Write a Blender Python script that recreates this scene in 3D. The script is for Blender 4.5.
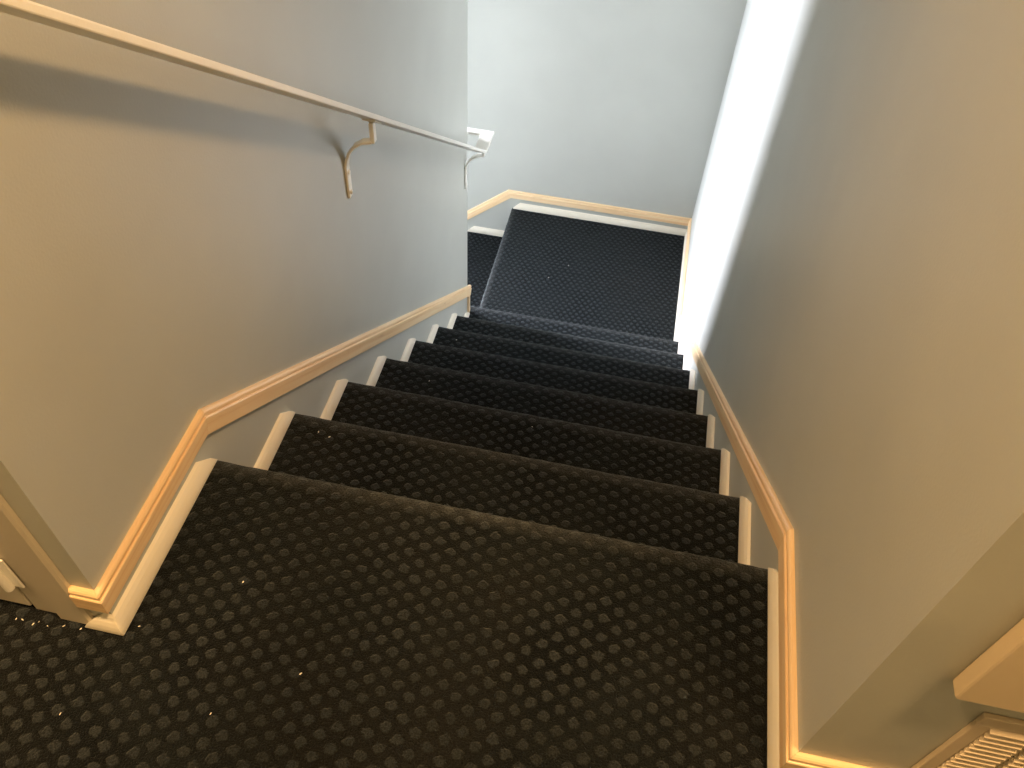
import bpy, bmesh, math, random
from mathutils import Vector, Matrix, noise
random.seed(7)
S = bpy.context.scene
for o in list(bpy.data.objects): bpy.data.objects.remove(o)
COL = S.collection

# ------------------------------------------------------------------ camera
W = 0.92
CX, CY, CZ, YAW, PIT, ROL, FPX = 0.6002, -0.7052, 1.1481, -0.1526, 0.8616, 0.0626, 841.87
fwd = Vector((math.sin(YAW)*math.cos(PIT), math.cos(YAW)*math.cos(PIT), -math.sin(PIT)))
r0 = Vector((math.cos(YAW), -math.sin(YAW), 0)); u0 = r0.cross(fwd)
rt = r0*math.cos(ROL)+u0*math.sin(ROL); up = -r0*math.sin(ROL)+u0*math.cos(ROL)
cam = bpy.data.cameras.new('camera'); cam.sensor_fit = 'HORIZONTAL'; cam.sensor_width = 36
cam.lens = FPX/1024*36; cam.clip_start = .02; cam.clip_end = 100
co = bpy.data.objects.new('camera', cam); COL.objects.link(co)
m = Matrix((rt, up, -fwd)).transposed().to_4x4(); m.translation = (CX, CY, CZ)
co.matrix_world = m; S.camera = co

# ------------------------------------------------------------------ light
S.view_settings.view_transform = 'Standard'; S.view_settings.look = 'None'
S.view_settings.gamma = 1; S.view_settings.use_curve_mapping = False
S.view_settings.exposure = 0.17
w = bpy.data.worlds.new('World'); S.world = w; w.use_nodes = True
bg = w.node_tree.nodes['Background']; bg.inputs[0].default_value = (.72, .83, 1, 1); bg.inputs[1].default_value = 1.6

def area(name, loc, rot, sx, sy, power, col, spread=180):
    l = bpy.data.lights.new(name, 'AREA'); l.shape = 'RECTANGLE'; l.size = sx; l.size_y = sy
    l.energy = power; l.color = col; l.spread = math.radians(spread)
    o = bpy.data.objects.new(name, l); COL.objects.link(o); o.location = loc; o.rotation_euler = rot
    return o
WX, WY0, WY1, WZ0, WZ1 = -1.34, 2.02, 2.78, -2.45, 0.75        # tall glazing at the foot of the lower flight
YF = 2.8217
area('daylight', (WX-.20, (WY0+WY1)/2+.06, (WZ0+WZ1)/2), (0, math.radians(-90), math.radians(-28)), WZ1-WZ0, WY1-WY0+.02, 155, (.89, .89, 1.0), 82)
LAMPS = [((1.16, -.56, 2.40), 42, (1, .59, .25)), ((-.19, -.57, 2.40), 42, (1, .59, .25))]

# ------------------------------------------------------------------ dimensions
RUN, RISE = .2652, .19994
YC = -.3015            # hall wall plane, door side
YR = -.3066            # hall wall plane, grille side
YE = 1.811             # end of the left stair wall
ZL = -8*RISE           # landing
CEIL = 2.40
HX0, HX1, HY0 = -1.5, 2.3, -2.4
LX0 = -1.34             # end of the lower flight
T = .12

# ------------------------------------------------------------------ materials
def nt(name):
    m = bpy.data.materials.new(name); m.use_nodes = True
    t = m.node_tree; return m, t, t.nodes['Principled BSDF']
def N(t, ty, **k):
    n = t.nodes.new(ty)
    for a, b in k.items():
        if a.startswith('i_'):
            n.inputs[a[2:].replace('_', ' ')].default_value = b
        else: setattr(n, a, b)
    return n
def ramp(t, src, stops):
    r = t.nodes.new('ShaderNodeValToRGB'); t.links.new(src, r.inputs[0])
    e = r.color_ramp.elements
    while len(e) < len(stops): e.new(.5)
    for i, (p, c) in enumerate(stops):
        e[i].position = p; e[i].color = (*c, 1) if len(c) == 3 else c
    return r
def bump(t, b, h, dist, s=1.0, prev=None):
    n = N(t, 'ShaderNodeBump'); n.inputs['Strength'].default_value = s; n.inputs['Distance'].default_value = dist
    t.links.new(h, n.inputs['Height'])
    if prev: t.links.new(prev.outputs[0], n.inputs['Normal'])
    if b: t.links.new(n.outputs[0], b.inputs['Normal'])
    return n
def coords(t, sc=(1, 1, 1), kind='Object'):
    c = t.nodes.new('ShaderNodeTexCoord'); mp = t.nodes.new('ShaderNodeMapping')
    mp.inputs['Scale'].default_value = sc; t.links.new(c.outputs[kind], mp.inputs['Vector'])
    return mp.outputs[0]

def paint(name, col, rough=.5, tex=.0004, var=.04):
    m, t, b = nt(name); v = coords(t)
    n1 = N(t, 'ShaderNodeTexNoise', i_Scale=3.0, i_Detail=3.0); t.links.new(v, n1.inputs['Vector'])
    r = ramp(t, n1.outputs[0], [(.3, tuple(c*(1-var) for c in col)), (.7, tuple(min(1, c*(1+var)) for c in col))])
    t.links.new(r.outputs[0], b.inputs['Base Color'])
    n2 = N(t, 'ShaderNodeTexNoise', i_Scale=260.0, i_Detail=3.0); t.links.new(v, n2.inputs['Vector'])
    n3 = N(t, 'ShaderNodeTexNoise', i_Scale=5.0, i_Detail=1.0); t.links.new(v, n3.inputs['Vector'])
    p = bump(t, None, n3.outputs[0], .006, .5)
    bump(t, b, n2.outputs[0], tex, .6, p)
    b.inputs['Roughness'].default_value = rough
    return m
M_WALL = paint('wall_paint', (.512, .532, .495), .42)
M_CEIL = paint('ceiling_paint', (.88, .88, .86), .8)
M_CREAM = paint('cream_paint', (.90, .85, .72), .38, .0002, .03)
M_CASE = paint('casing_paint', (.60, .55, .45), .4, .0002, .03)
M_RAIL = paint('rail_paint', (.94, .93, .87), .35, .0003, .03)
M_PANEL = paint('panel_paint', (.72, .60, .42), .5, .0002, .03)
M_GRILLE = paint('grille_paint', (.66, .56, .42), .4, .0001, .02)

def pine():
    m, t, b = nt('pine'); v = coords(t, (1.2, 34, 1), 'UV')
    n = N(t, 'ShaderNodeTexNoise', i_Scale=2.2, i_Detail=5.0, i_Distortion=.8); t.links.new(v, n.inputs['Vector'])
    r = ramp(t, n.outputs[0], [(.28, (.80, .54, .28)), (.5, (.91, .67, .40)), (.75, (.95, .76, .50))])
    v2 = coords(t, (5, 30, 1), 'UV')
    k = N(t, 'ShaderNodeTexNoise', i_Scale=1.3, i_Detail=2.0); t.links.new(v2, k.inputs['Vector'])
    kr = ramp(t, k.outputs[0], [(.2, (.72, .6, .5)), (.34, (1, 1, 1))])
    mx = N(t, 'ShaderNodeMix', data_type='RGBA', blend_type='MULTIPLY'); mx.inputs[0].default_value = 1
    t.links.new(r.outputs[0], mx.inputs[6]); t.links.new(kr.outputs[0], mx.inputs[7])
    t.links.new(mx.outputs[2], b.inputs['Base Color'])
    b.inputs['Roughness'].default_value = .34
    bump(t, b, n.outputs[0], .0003, .5)
    return m
M_PINE = pine()

def carpet():
    m, t, b = nt('carpet')
    L = t.links.new
    uv = t.nodes.new('ShaderNodeTexCoord').outputs['UV']
    wob = N(t, 'ShaderNodeTexNoise', i_Scale=120.0, i_Detail=2.0); L(uv, wob.inputs['Vector'])
    sub = N(t, 'ShaderNodeVectorMath', operation='SUBTRACT'); L(wob.outputs['Color'], sub.inputs[0]); sub.inputs[1].default_value = (.5, .5, .5)
    sc = N(t, 'ShaderNodeVectorMath', operation='SCALE'); L(sub.outputs[0], sc.inputs[0]); sc.inputs['Scale'].default_value = .009
    ad = N(t, 'ShaderNodeVectorMath', operation='ADD'); L(uv, ad.inputs[0]); L(sc.outputs[0], ad.inputs[1])
    sp = N(t, 'ShaderNodeSeparateXYZ'); L(ad.outputs[0], sp.inputs[0])
    def ma(op, a, bb):
        n = N(t, 'ShaderNodeMath', operation=op)
        for i, q in enumerate((a, bb)):
            if q is None: continue
            if isinstance(q, (int, float)): n.inputs[i].default_value = q
            else: L(q, n.inputs[i])
        return n.outputs[0]
    U = ma('DIVIDE', sp.outputs[0], .0406); V = ma('DIVIDE', sp.outputs[1], .0285)
    s = ma('FRACT', ma('ADD', U, V), None); q = ma('FRACT', ma('SUBTRACT', U, V), None)
    sa = ma('SUBTRACT', s, .5); qa = ma('SUBTRACT', q, .5)
    dx = ma('ABSOLUTE', ma('MULTIPLY', ma('ADD', sa, qa), .0203/.0082), None)
    dy = ma('ABSOLUTE', ma('MULTIPLY', ma('SUBTRACT', sa, qa), .01425/.0074), None)
    p3 = ma('ADD', ma('POWER', dx, 1.7), ma('POWER', dy, 1.7)); d = ma('POWER', p3, 1/1.7)
    mr = N(t, 'ShaderNodeMapRange', interpolation_type='SMOOTHSTEP'); L(d, mr.inputs[0])
    mr.inputs['From Min'].default_value = 1.2; mr.inputs['From Max'].default_value = .7
    dot = mr.outputs[0]
    # worn / dusty areas, in their own shapes
    big = N(t, 'ShaderNodeTexNoise', i_Scale=5.5, i_Detail=3.0); L(uv, big.inputs['Vector'])
    br = ramp(t, big.outputs[0], [(.38, (0, 0, 0)), (.62, (1, 1, 1))])
    dust = N(t, 'ShaderNodeTexNoise', i_Scale=3.1, i_Detail=4.0, noise_dimensions='4D'); dust.inputs['W'].default_value = 3.0; L(uv, dust.inputs['Vector'])
    dr = ramp(t, dust.outputs[0], [(.46, (0, 0, 0)), (.70, (1, 1, 1))])
    fib = N(t, 'ShaderNodeTexNoise', i_Scale=420.0, i_Detail=3.0, i_Distortion=.6); L(uv, fib.inputs['Vector'])
    fr = ramp(t, fib.outputs[0], [(.30, (.35,)*3), (.72, (1.75,)*3)])
    def mix(f, a, c, bt='MIX'):
        n = N(t, 'ShaderNodeMix', data_type='RGBA', blend_type=bt)
        for i, x in ((0, f), (6, a), (7, c)):
            if isinstance(x, (int, float)): n.inputs[i].default_value = x
            elif isinstance(x, tuple): n.inputs[i].default_value = (*x, 1)
            else: L(x, n.inputs[i])
        return n.outputs[2]
    base = mix(br.outputs[0], (.0030, .0041, .0050), (.0064, .0084, .0094))
    base = mix(dr.outputs[0], base, (.0085, .0088, .0086))
    dotc = mix(br.outputs[0], (.0215, .0265, .0305), (.015, .0185, .0205))
    c = mix(dot, base, dotc)
    wa = N(t, 'ShaderNodeAttribute', attribute_name='nose_highlight')
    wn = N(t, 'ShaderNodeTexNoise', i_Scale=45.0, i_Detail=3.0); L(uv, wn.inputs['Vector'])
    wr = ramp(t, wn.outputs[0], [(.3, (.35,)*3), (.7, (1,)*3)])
    c = mix(ma('MULTIPLY', wa.outputs['Fac'], wr.outputs[0]), c, (.062, .068, .069))  # nosing highlight painted into the colour, broken up by noise
    c = mix(1.0, c, fr.outputs[0], 'MULTIPLY')
    L(c, b.inputs['Base Color'])
    b.inputs['Roughness'].default_value = 1; b.inputs['Specular IOR Level'].default_value = .08
    b.inputs['Sheen Weight'].default_value = .12; b.inputs['Sheen Roughness'].default_value = .45; b.inputs['Sheen Tint'].default_value = (.86, .97, 1, 1)
    h = ma('ADD', ma('MULTIPLY', dot, .8), ma('MULTIPLY', fib.outputs[0], 1.0))
    bump(t, b, h, .0036, .9)
    return m
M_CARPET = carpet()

def simple(name, col, rough=.5, metal=0, emit=None):
    m, t, b = nt(name); b.inputs['Base Color'].default_value = (*col, 1)
    b.inputs['Roughness'].default_value = rough; b.inputs['Metallic'].default_value = metal
    n = N(t, 'ShaderNodeTexNoise', i_Scale=90.0); t.links.new(coords(t), n.inputs['Vector'])
    r = ramp(t, n.outputs[0], [(.3, (rough*.85,)*3), (.7, (min(1, rough*1.1),)*3)]); t.links.new(r.outputs[0], b.inputs['Roughness'])
    if emit: b.inputs['Emission Color'].default_value = (*emit[0], 1); b.inputs['Emission Strength'].default_value = emit[1]
    return m
M_STEEL = simple('screw_steel', (.62, .60, .55), .3, .8)
M_DARK = simple('duct_dark', (.03, .028, .025), .9)
M_LINT = simple('lint', (.85, .83, .76), .9)
M_LAMPGLASS = simple('lamp_glass', (.9, .85, .7), .4, 0, ((1, .72, .4), 3))
def glass():
    m = bpy.data.materials.new('window_glass'); m.use_nodes = True; t = m.node_tree; t.nodes.clear()
    o = N(t, 'ShaderNodeOutputMaterial'); mx = N(t, 'ShaderNodeMixShader'); f = N(t, 'ShaderNodeFresnel', i_IOR=1.45)
    a = N(t, 'ShaderNodeBsdfTransparent'); g = N(t, 'ShaderNodeBsdfGlossy', i_Roughness=.02)
    t.links.new(f.outputs[0], mx.inputs[0]); t.links.new(a.outputs[0], mx.inputs[1]); t.links.new(g.outputs[0], mx.inputs[2])
    t.links.new(mx.outputs[0], o.inputs[0]); return m
M_GLASS = glass()

# ------------------------------------------------------------------ helpers
def link(name, bm, mat, parent=None, smooth=False, loc=None, bev=0, seg=2):
    bmesh.ops.recalc_face_normals(bm, faces=bm.faces)
    me = bpy.data.meshes.new(name); bm.to_mesh(me); bm.free()
    if mat: me.materials.append(mat)
    o = bpy.data.objects.new(name, me); COL.objects.link(o)
    if loc is not None:
        for v in me.vertices: v.co -= Vector(loc)
        o.location = loc
    if parent:
        o.parent = parent
        if loc is not None: o.location = Vector(loc)-parent.location
        else:
            for v in me.vertices: v.co -= parent.location
    if smooth:
        for p in me.polygons: p.use_smooth = True
    if bev:
        b = o.modifiers.new('bevel', 'BEVEL'); b.width = bev; b.segments = seg; b.limit_method = 'ANGLE'; b.angle_limit = math.radians(35)
    return o
def box(bm, x0, x1, y0, y1, z0, z1):
    r = bmesh.ops.create_cube(bm, size=1)
    for v in r['verts']:
        v.co = Vector((x0+(v.co.x+.5)*(x1-x0), y0+(v.co.y+.5)*(y1-y0), z0+(v.co.z+.5)*(z1-z0)))
def cyl(bm, p0, p1, r, seg=20):
    p0 = Vector(p0); p1 = Vector(p1); d = p1-p0
    q = d.to_track_quat('Z', 'Y').to_matrix().to_4x4(); q.translation = (p0+p1)/2
    bmesh.ops.create_cone(bm, cap_ends=True, segments=seg, radius1=r, radius2=r, depth=d.length, matrix=q)
def thing(o, label, cat, group=None):
    o['label'] = label; o['category'] = cat
    if group: o['group'] = group
    return o
def empty(name, loc, label, cat, group=None):
    o = bpy.data.objects.new(name, None); COL.objects.link(o); o.location = loc
    return thing(o, label, cat, group)
def struct(o): o['kind'] = 'structure'; return o
def prism(bm, pts, axis, a, b):
    """extrude polygon pts (2D) along axis between a and b; axis 'x': pts=(y,z); 'y': pts=(x,z); 'z': pts=(x,y)"""
    f = {'x': lambda p, s: (s, p[0], p[1]), 'y': lambda p, s: (p[0], s, p[1]), 'z': lambda p, s: (p[0], p[1], s)}[axis]
    v0 = [bm.verts.new(f(p, a)) for p in pts]; v1 = [bm.verts.new(f(p, b)) for p in pts]
    n = len(pts)
    bm.faces.new(v0); bm.faces.new(v1[::-1])
    for i in range(n): bm.faces.new((v0[i], v0[(i+1) % n], v1[(i+1) % n], v1[i]))

# ------------------------------------------------------------------ the shell
def wall(name, boxes, mat=M_WALL):
    bm = bmesh.new()
    for b in boxes: box(bm, *b)
    return struct(link(name, bm, mat))
ZB = -3.9
# left stair wall: a solid mass between the stair, the hall door wall and the lower flight
wall('wall_left', [(-T, 0, YC, YE, ZB, CEIL), (LX0, -T, YE-T, YE, ZB, CEIL)])
wall('wall_right', [(W, W+T, YR, YF, ZB, CEIL)])
# far wall and the end wall of the lower flight, with its window opening
wall('wall_far', [(LX0-T, W+T, YF, YF+T, ZB, CEIL)])
wall('wall_lower_end', [(LX0-T, LX0, YE-T, WY0, ZB, CEIL), (LX0-T, LX0, WY1, YF, ZB, CEIL), (LX0-T, LX0, WY0, WY1, ZB, WZ0), (LX0-T, LX0, WY0, WY1, WZ1, CEIL)])
DX1 = -.125; DX0 = DX1-.78; DZ = 2.03
wall('wall_hall_left', [(DX1, -T, YC, YC+T, -.2, CEIL), (HX0, DX0, YC, YC+T, -.2, CEIL), (DX0, DX1, YC, YC+T, DZ, CEIL),
                        (HX0-T, HX0, HY0, YC+T, -.2, CEIL), (DX0-.06, DX1+.004, YC+T, YC+T+.06, -.2, CEIL)])  # last slab: unseen blocker added behind the door against leaking light
wall('wall_hall_right', [(W+T, HX1, YR, YR+T, -.2, CEIL), (HX1, HX1+T, HY0, YR+T, -.2, CEIL)])
wall('wall_hall_back', [(HX0-T, HX1+T, HY0-T, HY0, -.2, CEIL)])
bm = bmesh.new(); box(bm, LX0-T, HX1+T, HY0-T, YF+T, CEIL, CEIL+.1)
struct(link('ceiling', bm, M_CEIL))

# ------------------------------------------------------------------ window of the lower flight
def window():
    bm = bmesh.new(); x1, x0 = WX-.02, WX-.07; f = .035
    box(bm, x0, x1, WY0, WY1, WZ0, WZ0+f); box(bm, x0, x1, WY0, WY1, WZ1-f, WZ1)
    box(bm, x0, x1, WY0, WY0+f, WZ0+f, WZ1-f); box(bm, x0, x1, WY1-f, WY1, WZ0+f, WZ1-f)
    fr = struct(link('window_1', bm, M_CREAM, bev=.003))
    bm = bmesh.new(); box(bm, WX-.046, WX-.042, WY0+f, WY1-f, WZ0+f, WZ1-f); link('pane', bm, M_GLASS, fr)
    bm = bmesh.new(); box(bm, WX-.02, WX+.05, WY0-.02, WY1+.02, WZ0-.025, WZ0); link('sill', bm, M_CREAM, fr, bev=.004)
window()

# ------------------------------------------------------------------ carpet
NR = .013; OV = .026; CT = .014
def nose_profile(y, z, yback, zdown):
    """(p, q) outline of one carpeted step: tread from yback to y at height z, rounded nosing, riser down to zdown"""
    pts = []; n = max(2, int((y-NR-yback)/.02))
    for i in range(n+1): pts.append((yback+(y-NR-yback)*i/n, z))
    for k in range(1, 11):
        a = math.pi/2-math.pi*k/10
        pts.append((y-NR+NR*math.cos(a), z-NR+NR*math.sin(a)))
    pts.append((y-OV, z-2*NR)); 
    m = max(2, int((z-2*NR-zdown)/.03))
    for i in range(1, m+1): pts.append((y-OV, z-2*NR+(zdown-z+2*NR)*i/m))
    return pts
def carpet_mesh(bm, prof, a0, a1, axis, step=.008, u_of=None, v0=0.0):
    """sweep the open profile along the other horizontal axis; UV = (across, path length)"""
    uvl = bm.loops.layers.uv.verify()
    wl = bm.verts.layers.float.get('nose_highlight') or bm.verts.layers.float.new('nose_highlight')
    n = max(1, round((a1-a0)/step)); path = [v0]
    for i in range(1, len(prof)):
        path.append(path[-1]+math.dist(prof[i], prof[i-1]))
    rows = []
    for i, (p, q) in enumerate(prof):
        nx = prof[min(i+1, len(prof)-1)]; pv = prof[max(i-1, 0)]
        t = Vector((nx[0]-pv[0], nx[1]-pv[1])).normalized(); nn = Vector((-t.y, t.x))
        row = []
        for j in range(n+1):
            a = a0+(a1-a0)*j/n
            P3 = (a*1, p, q)
            d = .0012*noise.noise(Vector((a*26, path[i]*26, q*3)))+.0006*noise.noise(Vector((a*160, path[i]*160, 1)))
            pp, qq = p+nn.x*d, q+nn.y*d
            row.append(bm.verts.new((a, pp, qq) if axis == 'x' else (-pp, a, qq)))
        rows.append(row)
    for i in range(len(rows)-1):
        for j in range(n):
            f = bm.faces.new((rows[i][j], rows[i][j+1], rows[i+1][j+1], rows[i+1][j])); f.smooth = True
            for l, (ii, jj) in zip(f.loops, ((i, j), (i, j+1), (i+1, j+1), (i+1, j))):
                l[uvl].uv = (a0+(a1-a0)*jj/n, path[ii])
    # highlight along the nosing, painted as a lighter band of carpet colour
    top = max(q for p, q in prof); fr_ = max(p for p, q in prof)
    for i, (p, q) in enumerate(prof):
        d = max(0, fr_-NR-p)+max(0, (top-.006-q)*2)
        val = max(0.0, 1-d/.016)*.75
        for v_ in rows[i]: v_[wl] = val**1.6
    # closed body underneath
    z_b = prof[-1][1]; cols = []
    for j in (0, n):
        lo = [rows[i][j] for i in range(len(rows))]
        b = bm.verts.new((rows[0][j].co.x, rows[0][j].co.y, z_b)); cols.append(b)
        bm.faces.new(lo+[b] if j else [b]+lo[::-1])
    bm.faces.new([rows[0][0], cols[0], cols[1], rows[0][n]])
    bm.faces.new([rows[-1][0], rows[-1][n], cols[1], cols[0]])

# upper floor: hall slab plus the strip that ends in the nosing over the stair
bm = bmesh.new(); uvl = bm.loops.layers.uv.verify()
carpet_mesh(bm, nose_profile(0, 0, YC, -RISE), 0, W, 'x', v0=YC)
def flat(bm, x0, x1, y0, y1, z, thick=.2):
    vs = [bm.verts.new(p) for p in ((x0, y0, z), (x1, y0, z), (x1, y1, z), (x0, y1, z))]
    f = bm.faces.new(vs)
    for l in f.loops: l[uvl].uv = (l.vert.co.x, l.vert.co.y)
    r = [bm.verts.new((v.co.x, v.co.y, z-thick)) for v in vs]
    for i in range(4): bm.faces.new((vs[i], r[i], r[(i+1) % 4], vs[(i+1) % 4]))
    bm.faces.new(r[::-1])
flat(bm, HX0, HX1, HY0, YC, 0); flat(bm, DX0+.001, DX1-.001, YC, YC+T-.001, 0)
fl = struct(link('floor', bm, M_CARPET))

stairs = empty('staircase', (W/2, YF/2, ZL), 'straight flight of dark patterned carpeted stairs running down between the two walls to a landing', 'staircase')
v = 0.0
for i in range(1, 8):
    y = i*RUN; z = -i*RISE; yb = (i-1)*RUN-OV
    bm = bmesh.new()
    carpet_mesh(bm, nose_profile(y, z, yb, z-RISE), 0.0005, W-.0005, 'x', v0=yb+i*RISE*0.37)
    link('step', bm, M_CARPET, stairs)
# landing: nosing faces -x; profile p = -x
yl0 = 7*RUN-OV
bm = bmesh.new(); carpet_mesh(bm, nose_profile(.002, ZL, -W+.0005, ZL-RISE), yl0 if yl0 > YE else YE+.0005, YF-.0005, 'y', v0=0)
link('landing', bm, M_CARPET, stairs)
lower = empty('staircase', (-.6, (YE+YF)/2, ZL-5*RISE), 'second carpeted flight, seen only as a sliver of tread dropping left of the landing', 'staircase')
LR = .245
for i in range(1, 5):
    x = i*LR; z = ZL-i*RISE
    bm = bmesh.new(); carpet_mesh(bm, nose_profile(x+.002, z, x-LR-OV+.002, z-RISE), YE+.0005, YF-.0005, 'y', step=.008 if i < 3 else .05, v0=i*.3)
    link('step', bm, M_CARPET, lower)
bm = bmesh.new(); uvl = bm.loops.layers.uv.verify(); flat(bm, LX0, -4*LR+OV-.002, YE, YF, ZL-5*RISE)
struct(link('floor_lower', bm, M_CARPET))

# ------------------------------------------------------------------ mouldings
def sweep_segments(path, normals, prof, z_is_up=True, inset=.0002):
    """path: points; normals: wall normal per segment; prof: (depth, height) outline.
    Returns one bmesh per segment with mitred ends; UV u = length, v = around."""
    P = [Vector(p) for p in path]; Ns = [Vector(n) for n in normals]
    T_ = [(P[i+1]-P[i]).normalized() for i in range(len(P)-1)]
    Us = []
    for t, n in zip(T_, Ns):
        u = n.cross(t); u = u if u.z > 0 else -u; Us.append(u.normalized())
    def off(k, d, h, seg):
        a, b = k-1, k
        if a < 0 or b >= len(T_): return Ns[seg]*d+Us[seg]*h
        if (Ns[a]-Ns[b]).length < 1e-6:
            return Ns[a]*d+(Us[a]+Us[b])*(h/(1+Us[a].dot(Us[b])))
        o = (Ns[a]+Ns[b])*(d/(1+Ns[a].dot(Ns[b])))
        return o+Us[a]*h if abs(Us[a].z-Us[b].z) < 1e-6 else o+Vector((0, 0, h/max(Us[seg].z, .3)))
    out = []
    for s in range(len(T_)):
        bm = bmesh.new(); uvl = bm.loops.layers.uv.verify()
        A = [bm.verts.new(P[s]+off(s, d, h, s)+T_[s]*(inset if s else 0)) for d, h in prof]
        B = [bm.verts.new(P[s+1]+off(s+1, d, h, s)-T_[s]*inset) for d, h in prof]
        n = len(prof); Lg = (P[s+1]-P[s]).length; per = 0; u_off = random.random()*5
        for i in range(n):
            j = (i+1) % n; ln = math.dist(prof[i], prof[j])
            f = bm.faces.new((A[i], A[j], B[j], B[i]))
            for l, uv in zip(f.loops, ((u_off, per), (u_off, per+ln), (u_off+Lg, per+ln), (u_off+Lg, per))): l[uvl].uv = uv
            per += ln
        bm.faces.new(A[::-1]); bm.faces.new(B); out.append(bm)
    return out
CAPW = .044
CAP = [(0.0002, 0), (.0108, 0), (.0115, .0012), (.0115, .0300), (.0104, .0318), (.0080, .0325), (.0080, .0342), (.0092, .0355),
       (.0088, .0392), (.0070, .0420), (.0045, .0434), (.0002, .0438)]
TRIM_NO = [0]
def trims(path, normals, mat=M_PINE, prof=CAP):
    for bm in sweep_segments(path, normals, prof):
        TRIM_NO[0] += 1
        struct(link('trim_%d' % TRIM_NO[0], bm, mat))
SL = RISE/RUN
cs = 1/math.sqrt(1+SL*SL)
def slope_start(yk, zb):   # bottom edge path: level run meets the slope with equal mitre
    return (yk, zb)
ZT = .065
# left: hall return, level run over the top floor, slope down to the end of the wall
vdrop = CAPW/cs-CAPW
yk = .012
pL = [(-.034, YC, ZT), (0, YC, ZT), (0, yk-CAPW*math.tan(math.atan(SL)/2), ZT)]
b0 = pL[-1]; zend = b0[2]-SL*(YE+.012-b0[1])
pL.append((0, YE+.012, zend))
trims(pL, [(0, -1, 0), (1, 0, 0), (1, 0, 0)])
# short upright piece closing the cap at the end of the left wall
bm = bmesh.new(); box(bm, -.03, .0, YE+.0002, YE+.012, ZL+.03, zend+.03); box(bm, 0.0002, .010, YE-.006, YE+.012, ZL+.03, zend+.008)
uvl = bm.loops.layers.uv.verify()
for f in bm.faces:
    for l in f.loops: l[uvl].uv = (l.vert.co.z, l.vert.co.x+l.vert.co.y)
TRIM_NO[0] += 1; struct(link('trim_%d' % TRIM_NO[0], bm, M_PINE, bev=.002))
# right
ZTR = .049
pR = [(1.040, YR, ZTR), (W, YR, ZTR), (W, .012-CAPW*math.tan(math.atan(SL)/2), ZTR)]
yb2 = (pR[-1][1]) + (ZTR-(ZL+ZT))/SL
pR.append((W, yb2, ZL+ZT)); pR.append((W, YF, ZL+ZT)); xb = -.008; pR.append((xb, YF, ZL+ZT))
SL2 = RISE/LR
pR.append((-1.0, YF, ZL+ZT-SL2*(1.0+xb)))
trims(pR, [(0, -1, 0), (-1, 0, 0), (-1, 0, 0), (-1, 0, 0), (0, -1, 0), (0, -1, 0)])

# cream strips ----------------------------------------------------
SH = [(.0003, 0), (.0135, 0), (.0147, .004), (.0143, .011), (.0125, .019), (.0095, .027), (.0055, .0335), (.0003, .0365)]
def shoe(wall_pt, run, out, a, b, z, mitre_a=None, mitre_b=None, cut=.6, h=1.0):
    """convex shoe strip: wall_pt = point on the wall line, run = unit direction along the wall, out = away from the wall,
    a..b = extent along run; mitre_x = +1/-1 mitres that end round a corner, 'nose' clips the upper corner of that end"""
    bm = bmesh.new(); wp = Vector(wall_pt); run = Vector(run); out = Vector(out)
    def end(s_, mt, sg):
        vs = []
        for d, q in SH:
            q *= h; e = s_
            if mt == 'nose': e = s_-sg*(q*cut+max(0, q-.024*h)*1.1)
            elif mt: e = s_+sg*mt*d
            vs.append(bm.verts.new(wp+run*e+out*d+Vector((0, 0, z+q))))
        return vs
    A = end(a, mitre_a, -1); B = end(b, mitre_b, 1); n = len(SH)
    for i in range(n): bm.faces.new((A[i], A[(i+1) % n], B[(i+1) % n], B[i]))
    bm.faces.new(A[::-1]); bm.faces.new(B)
    return bm
words = ['first', 'second', 'third', 'fourth', 'fifth', 'sixth', 'seventh']
for i in range(1, 8):
    y0 = (i-1)*RUN-OV+.001; y1 = i*RUN; z = -i*RISE
    for sd, nm in (('l', 'left'), ('r', 'right')):
        ye_ = y1-.004
        if sd == 'l' and i == 7: ye_ = YE-.010
        bm = shoe((0 if sd == 'l' else W, 0, 0), (0, 1, 0), (1 if sd == 'l' else -1, 0, 0), y0, ye_, z+.0012, None, 'nose')
        o = link('shoe_moulding', bm, M_CREAM, loc=(0 if sd == 'l' else W, y0, z), bev=.001, seg=2)
        thing(o, 'short cream wooden strip at the %s wall on the %s stair tread below the top floor' % (nm, words[i-1]), 'moulding',
              'cream strips along the treads at the %s wall' % nm)
def join(a_, b_):
    me = bpy.data.meshes.new('t'); b_.to_mesh(me); b_.free(); a_.from_mesh(me); bpy.data.meshes.remove(me); return a_
bm = join(shoe((0, 0, 0), (0, 1, 0), (1, 0, 0), YC, -.004, .0012, 1, 'nose'), shoe((0, YC, 0), (1, 0, 0), (0, -1, 0), -.046, 0, .0012, 'nose', 1))
thing(link('shoe_moulding', bm, M_CREAM, bev=.001), 'long cream strip on the top floor turning the corner at the foot of the left wall', 'moulding')
bm = join(shoe((W, 0, 0), (0, 1, 0), (-1, 0, 0), YR, -.004, .0012, 1, 'nose', h=1.15), shoe((W, YR, 0), (1, 0, 0), (0, -1, 0), 0, .12, .0012, 1, None, h=1.15))
thing(link('shoe_moulding', bm, M_CREAM, bev=.001), 'long cream strip on the top floor turning the corner at the foot of the right wall', 'moulding')
bm = shoe((W, 0, 0), (0, 1, 0), (-1, 0, 0), 7*RUN-OV+.002, YF-.0005, ZL+.0012, None, -1)
thing(link('shoe_moulding', bm, M_CREAM, bev=.001), 'cream strip along the right wall of the lower landing', 'moulding')
bm = shoe((0, YF, 0), (-1, 0, 0), (0, -1, 0), -W+.0005, -.006, ZL+.0012, -1, 'nose')
thing(link('shoe_moulding', bm, M_CREAM, bev=.001), 'cream strip along the far wall at the back of the landing', 'moulding')
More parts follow.
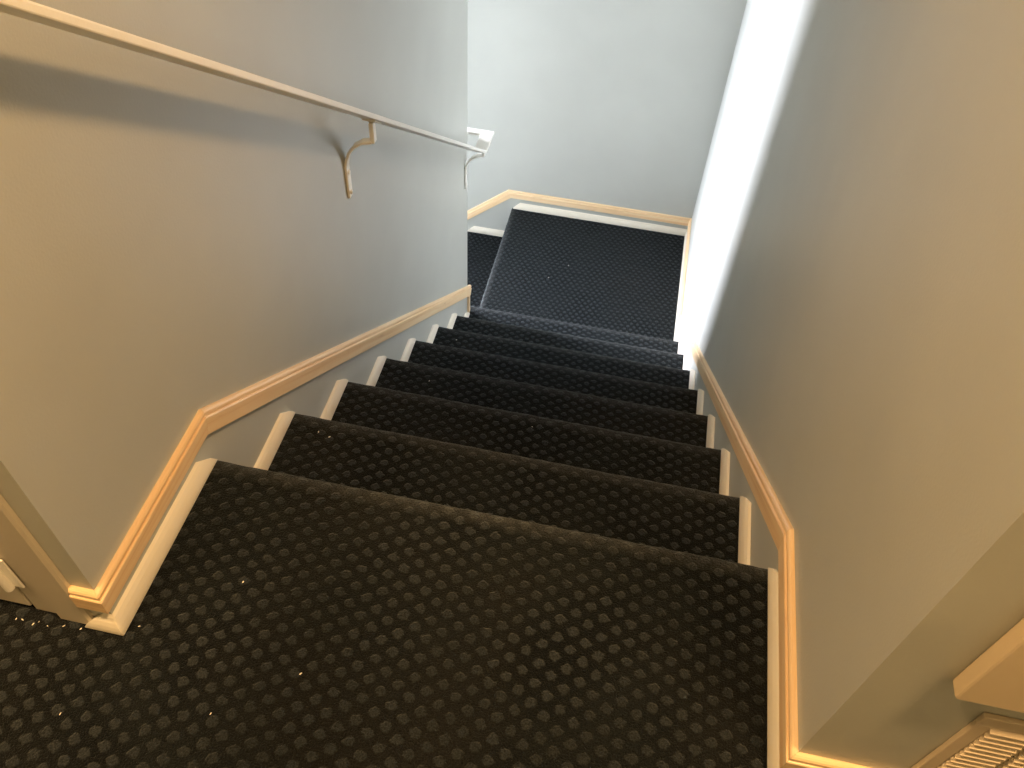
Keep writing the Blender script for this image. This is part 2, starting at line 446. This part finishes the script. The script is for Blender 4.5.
for i in range(1, 4):
    z = ZL-i*RISE+.0012
    bm = shoe((0, YF, 0), (-1, 0, 0), (0, -1, 0), (i-1)*LR-OV+.004, i*LR-.006, z, None, 'nose')
    if i == 1: lb = 'cream strip at the far wall on the tread just below and left of the landing'
    else: lb = 'cream strip at the far wall on the %s tread of the lower flight' % words[i-1]
    thing(link('shoe_moulding', bm, M_CREAM, bev=.001), lb, 'moulding')

# ------------------------------------------------------------------ handrail
RS = .73; RZ = .722; RT = .010
def rz(y): return RZ-RS*y
RX0, RX1 = .046, .090
ys, ye = -.62, 1.715
rail = empty('handrail', (.068, (ys+ye)/2, rz((ys+ye)/2)), 'long flat cream painted handrail sloping down the left wall', 'handrail')
def rail_part():
    bm = bmesh.new(); t = RT*math.sqrt(1+RS*RS)
    pts = [(ys, rz(ys)), (ye, rz(ye)), (ye+.125, rz(ye)), (ye+.125, rz(ye)+RT), (ye+.004, rz(ye)+RT), (ys, rz(ys)+t)]
    prism(bm, pts, 'x', RX0, RX1)
    return bm
link('rail', rail_part(), M_RAIL, rail, bev=.002)
ze = rz(ye)
bm = bmesh.new(); box(bm, -.008, RX0-.0003, ye+.098, ye+.125, ze, ze+RT); link('wall_return', bm, M_RAIL, rail, bev=.002)
def bracket(y, label, zt=None):
    flat_ = zt is not None; zt = (zt or rz(y))-.0005; z0 = zt-.196
    pl = [(.0032, z0), (.0032, z0+.078), (.006, z0+.094), (.014, z0+.114), (.027, z0+.131), (.044, z0+.143), (.066, z0+.149)]
    bm = bmesh.new(); th = .0052; hw = .0095
    L_, R_ = [], []                       # thicken the bent strap
    for i, p in enumerate(pl):
        a = Vector(pl[max(i-1, 0)]); b = Vector(pl[min(i+1, len(pl)-1)]); t = (b-a).normalized(); n = Vector((t.y, -t.x))
        L_.append((p[0]-n.x*th/2, p[1]-n.y*th/2)); R_.append((p[0]+n.x*th/2, p[1]+n.y*th/2))
    prism(bm, L_+R_[::-1], 'y', y-hw, y+hw)
    prism(bm, [(.063, z0+.146), (.0725, z0+.147), (.0725, zt-.0035), (.063, zt-.0035)], 'y', y-hw*.8, y+hw*.8)
    sh = 0 if flat_ else RS*.018
    prism(bm, [(y-.018, zt-.004+sh), (y+.018, zt-.004-sh), (y+.018, zt-sh), (y-.018, zt+sh)], 'x', .054, .082)
    br = link('bracket', bm, M_RAIL, rail, bev=.0008)
    for zz in (z0+.012, z0+.062):
        bm = bmesh.new(); bmesh.ops.create_uvsphere(bm, u_segments=14, v_segments=8, radius=.0056)
        for v_ in bm.verts: v_.co = Vector((v_.co.x*.6+.006, v_.co.y+y, v_.co.z+zz))
        sc_ = link('screw', bm, M_RAIL, None, smooth=True)
        for v_ in sc_.data.vertices: v_.co -= rail.location
        sc_.parent = br
bracket(.705, 'curved cream handrail bracket on the left wall, halfway down the rail')
bracket(1.772, 'curved cream handrail bracket at the far end of the left wall', rz(ye))

# ------------------------------------------------------------------ left door with its casing
def door():
    # casing board on the hall wall, jamb, slab, hinge
    bm = bmesh.new()
    prism(bm, [(-.034, YC-.0003), (-.034, YC-.006), (-.038, YC-.009), (-.084, YC-.009), (-.088, YC-.006), (-.088, YC-.0003)], 'z', .002, DZ+.1)
    TRIM_NO[0] += 1; struct(link('trim_%d' % TRIM_NO[0], bm, M_CASE))
    bm = bmesh.new(); box(bm, DX1+.0003, -.0885, YC-.003, YC-.0003, .002, DZ+.05)
    TRIM_NO[0] += 1; struct(link('trim_%d' % TRIM_NO[0], bm, M_CASE))
    d = link('door_1', bmesh_box(DX0+.003, DX1-.004, YC-.004, YC+.031, .009, DZ-.003), M_CASE, bev=.003); struct(d)
    for zc in (.118, 1.0, 1.85):
        bm = bmesh.new(); cyl(bm, (DX1-.001, YC-.011, zc-.038), (DX1-.001, YC-.011, zc+.038), .0065, 16)
        cyl(bm, (DX1-.001, YC-.011, zc+.038), (DX1-.001, YC-.011, zc+.043), .005, 16)
        box(bm, DX1+.002, DX1+.018, YC-.0075, YC-.0045, zc-.037, zc+.037)
        link('hinge', bm, M_RAIL, d, bev=.0008)
def bmesh_box(*a):
    bm = bmesh.new(); box(bm, *a); return bm
door()

# ------------------------------------------------------------------ right hall wall: grille and boxed panel
def grille():
    gx0, gx1, gz0, gz1 = 1.042, 1.402, .012, .306
    g = empty('wall_grille', ((gx0+gx1)/2, YR, gz0), 'cream louvred air grille low on the hall wall at the right corner', 'air vent')
    bm = bmesh.new(); f = .020; y0, y1 = YR-.007, YR-.0003
    box(bm, gx0, gx1, y0, y1, gz0, gz0+f); box(bm, gx0, gx1, y0, y1, gz1-f, gz1)
    box(bm, gx0, gx0+f*.8, y0, y1, gz0+f, gz1-f); box(bm, gx1-f*.8, gx1, y0, y1, gz0+f, gz1-f)
    link('frame', bm, M_GRILLE, g, bev=.0015)
    bm = bmesh.new(); box(bm, gx0+.01, gx1-.01, YR-.0025, YR-.0004, gz0+.01, gz1-.01); link('backing', bm, M_DARK, g)
    ncol = 7; x0 = gx0+f*.8; wd = (gx1-gx0-f*1.6)/ncol
    for c_ in range(1, ncol):
        link('mullion', bmesh_box(x0+c_*wd-.004, x0+c_*wd+.004, y0+.002, y1-.002, gz0+f, gz1-f), M_GRILLE, g)
    for c_ in range(ncol):
        bm = bmesh.new(); z = gz0+f+.004
        while z < gz1-f-.008:
            prism(bm, [(YR-.0105, z), (YR-.0030, z+.0068), (YR-.0030, z+.0085), (YR-.0105, z+.0017)], 'x', x0+c_*wd+(.0042 if c_ else 0), x0+(c_+1)*wd-(.0042 if c_ < ncol-1 else 0))
            z += .0115
        link('louvre', bm, M_GRILLE, g)
grille()
px0, pz0, py = .987, .357, YR-.019
bm = bmesh.new()
prism(bm, [(px0+.004, pz0), (1.42, pz0), (1.42, 1.35), (px0, 1.35), (px0, pz0+.004)], 'y', py, YR-.0003)
o = link('wall_panel', bm, M_PANEL, bev=.003)
thing(o, 'plain tan boxed panel with a clipped corner on the hall wall above the grille', 'wall panel')

# ------------------------------------------------------------------ ceiling lamps of the hall
for k, (loc, pw, colr) in enumerate(LAMPS):
    nm = ('on the side of the air grille', 'on the side of the door')[k]
    lp = empty('ceiling_lamp', (loc[0], loc[1], CEIL), 'round warm ceiling lamp in the hall ' + nm, 'lamp', 'hall ceiling lamps')
    bm = bmesh.new(); cyl(bm, (loc[0], loc[1], CEIL-.02), (loc[0], loc[1], CEIL), .10, 32); link('base', bm, M_RAIL, lp)
    bm = bmesh.new(); bmesh.ops.create_uvsphere(bm, u_segments=28, v_segments=14, radius=.085)
    for v_ in bm.verts: v_.co = Vector((v_.co.x+loc[0], v_.co.y+loc[1], v_.co.z*.35+CEIL-.030))
    link('shade', bm, M_LAMPGLASS, lp, smooth=True)
    l = bpy.data.lights.new('lamp_light', 'AREA'); l.shape = 'DISK'; l.size = .25; l.energy = pw; l.color = colr
    o = bpy.data.objects.new('lamp_light', l); COL.objects.link(o); o.parent = lp; o.location = (0, 0, -.075)

# ------------------------------------------------------------------ lint and paint chips on the carpet
def speck(kind, x, y, z, s, label, group):
    bm = bmesh.new(); bmesh.ops.create_icosphere(bm, subdivisions=1, radius=1)
    a = random.random()*3.14; l = s*random.uniform(1.2, 2.0)
    for v_ in bm.verts:
        p = Vector((v_.co.x*l, v_.co.y*s*.55, v_.co.z*s*.4))*random.uniform(.75, 1.2)
        p.rotate(Matrix.Rotation(a, 3, 'Z')); v_.co = p+Vector((x, y, z+s*.3))
    o = link(kind, bm, M_LINT, loc=(x, y, z)); thing(o, label, 'speck', group)
for x, y, s in ((.141, -.201, .0020), (.272, -.313, .0023), (.176, -.389, .0014), (.015+.012, -.297, .0014), (-.015, -.431, .0014)):
    speck('lint_speck', x, y, .0005, s, 'tiny white lint speck lying on the top floor carpet', 'lint on the top floor')
for x, y, s in ((-.145, -.330, .0022), (-.136, -.329, .0026), (-.118, -.332, .0022), (-.112, -.327, .0018), (-.097, -.330, .0016), (-.075, -.325, .0018), (-.05, -.324, .0022)):
    speck('paint_chip', x, y+.006, .0005, s*.7, 'tiny white paint chip on the carpet at the foot of the door casing', 'paint chips by the door')
for x, y, i, s in ((.075, .225, 1, .0016), (.10, .218, 1, .0018), (.15, .735, 3, .0018), (.47, .49, 2, .0014), (.09, 1.27, 5, .002)):
    speck('lint_speck', x, y, -i*RISE+.0005, s, 'tiny white lint speck lying on a stair tread', 'lint on the stair treads')
for x, y, s in ((.28, 2.33, .0022), (.36, 2.44, .0022)):
    speck('lint_speck', x, y, ZL+.0005, s, 'tiny white lint speck lying on the landing carpet', 'lint on the landing')
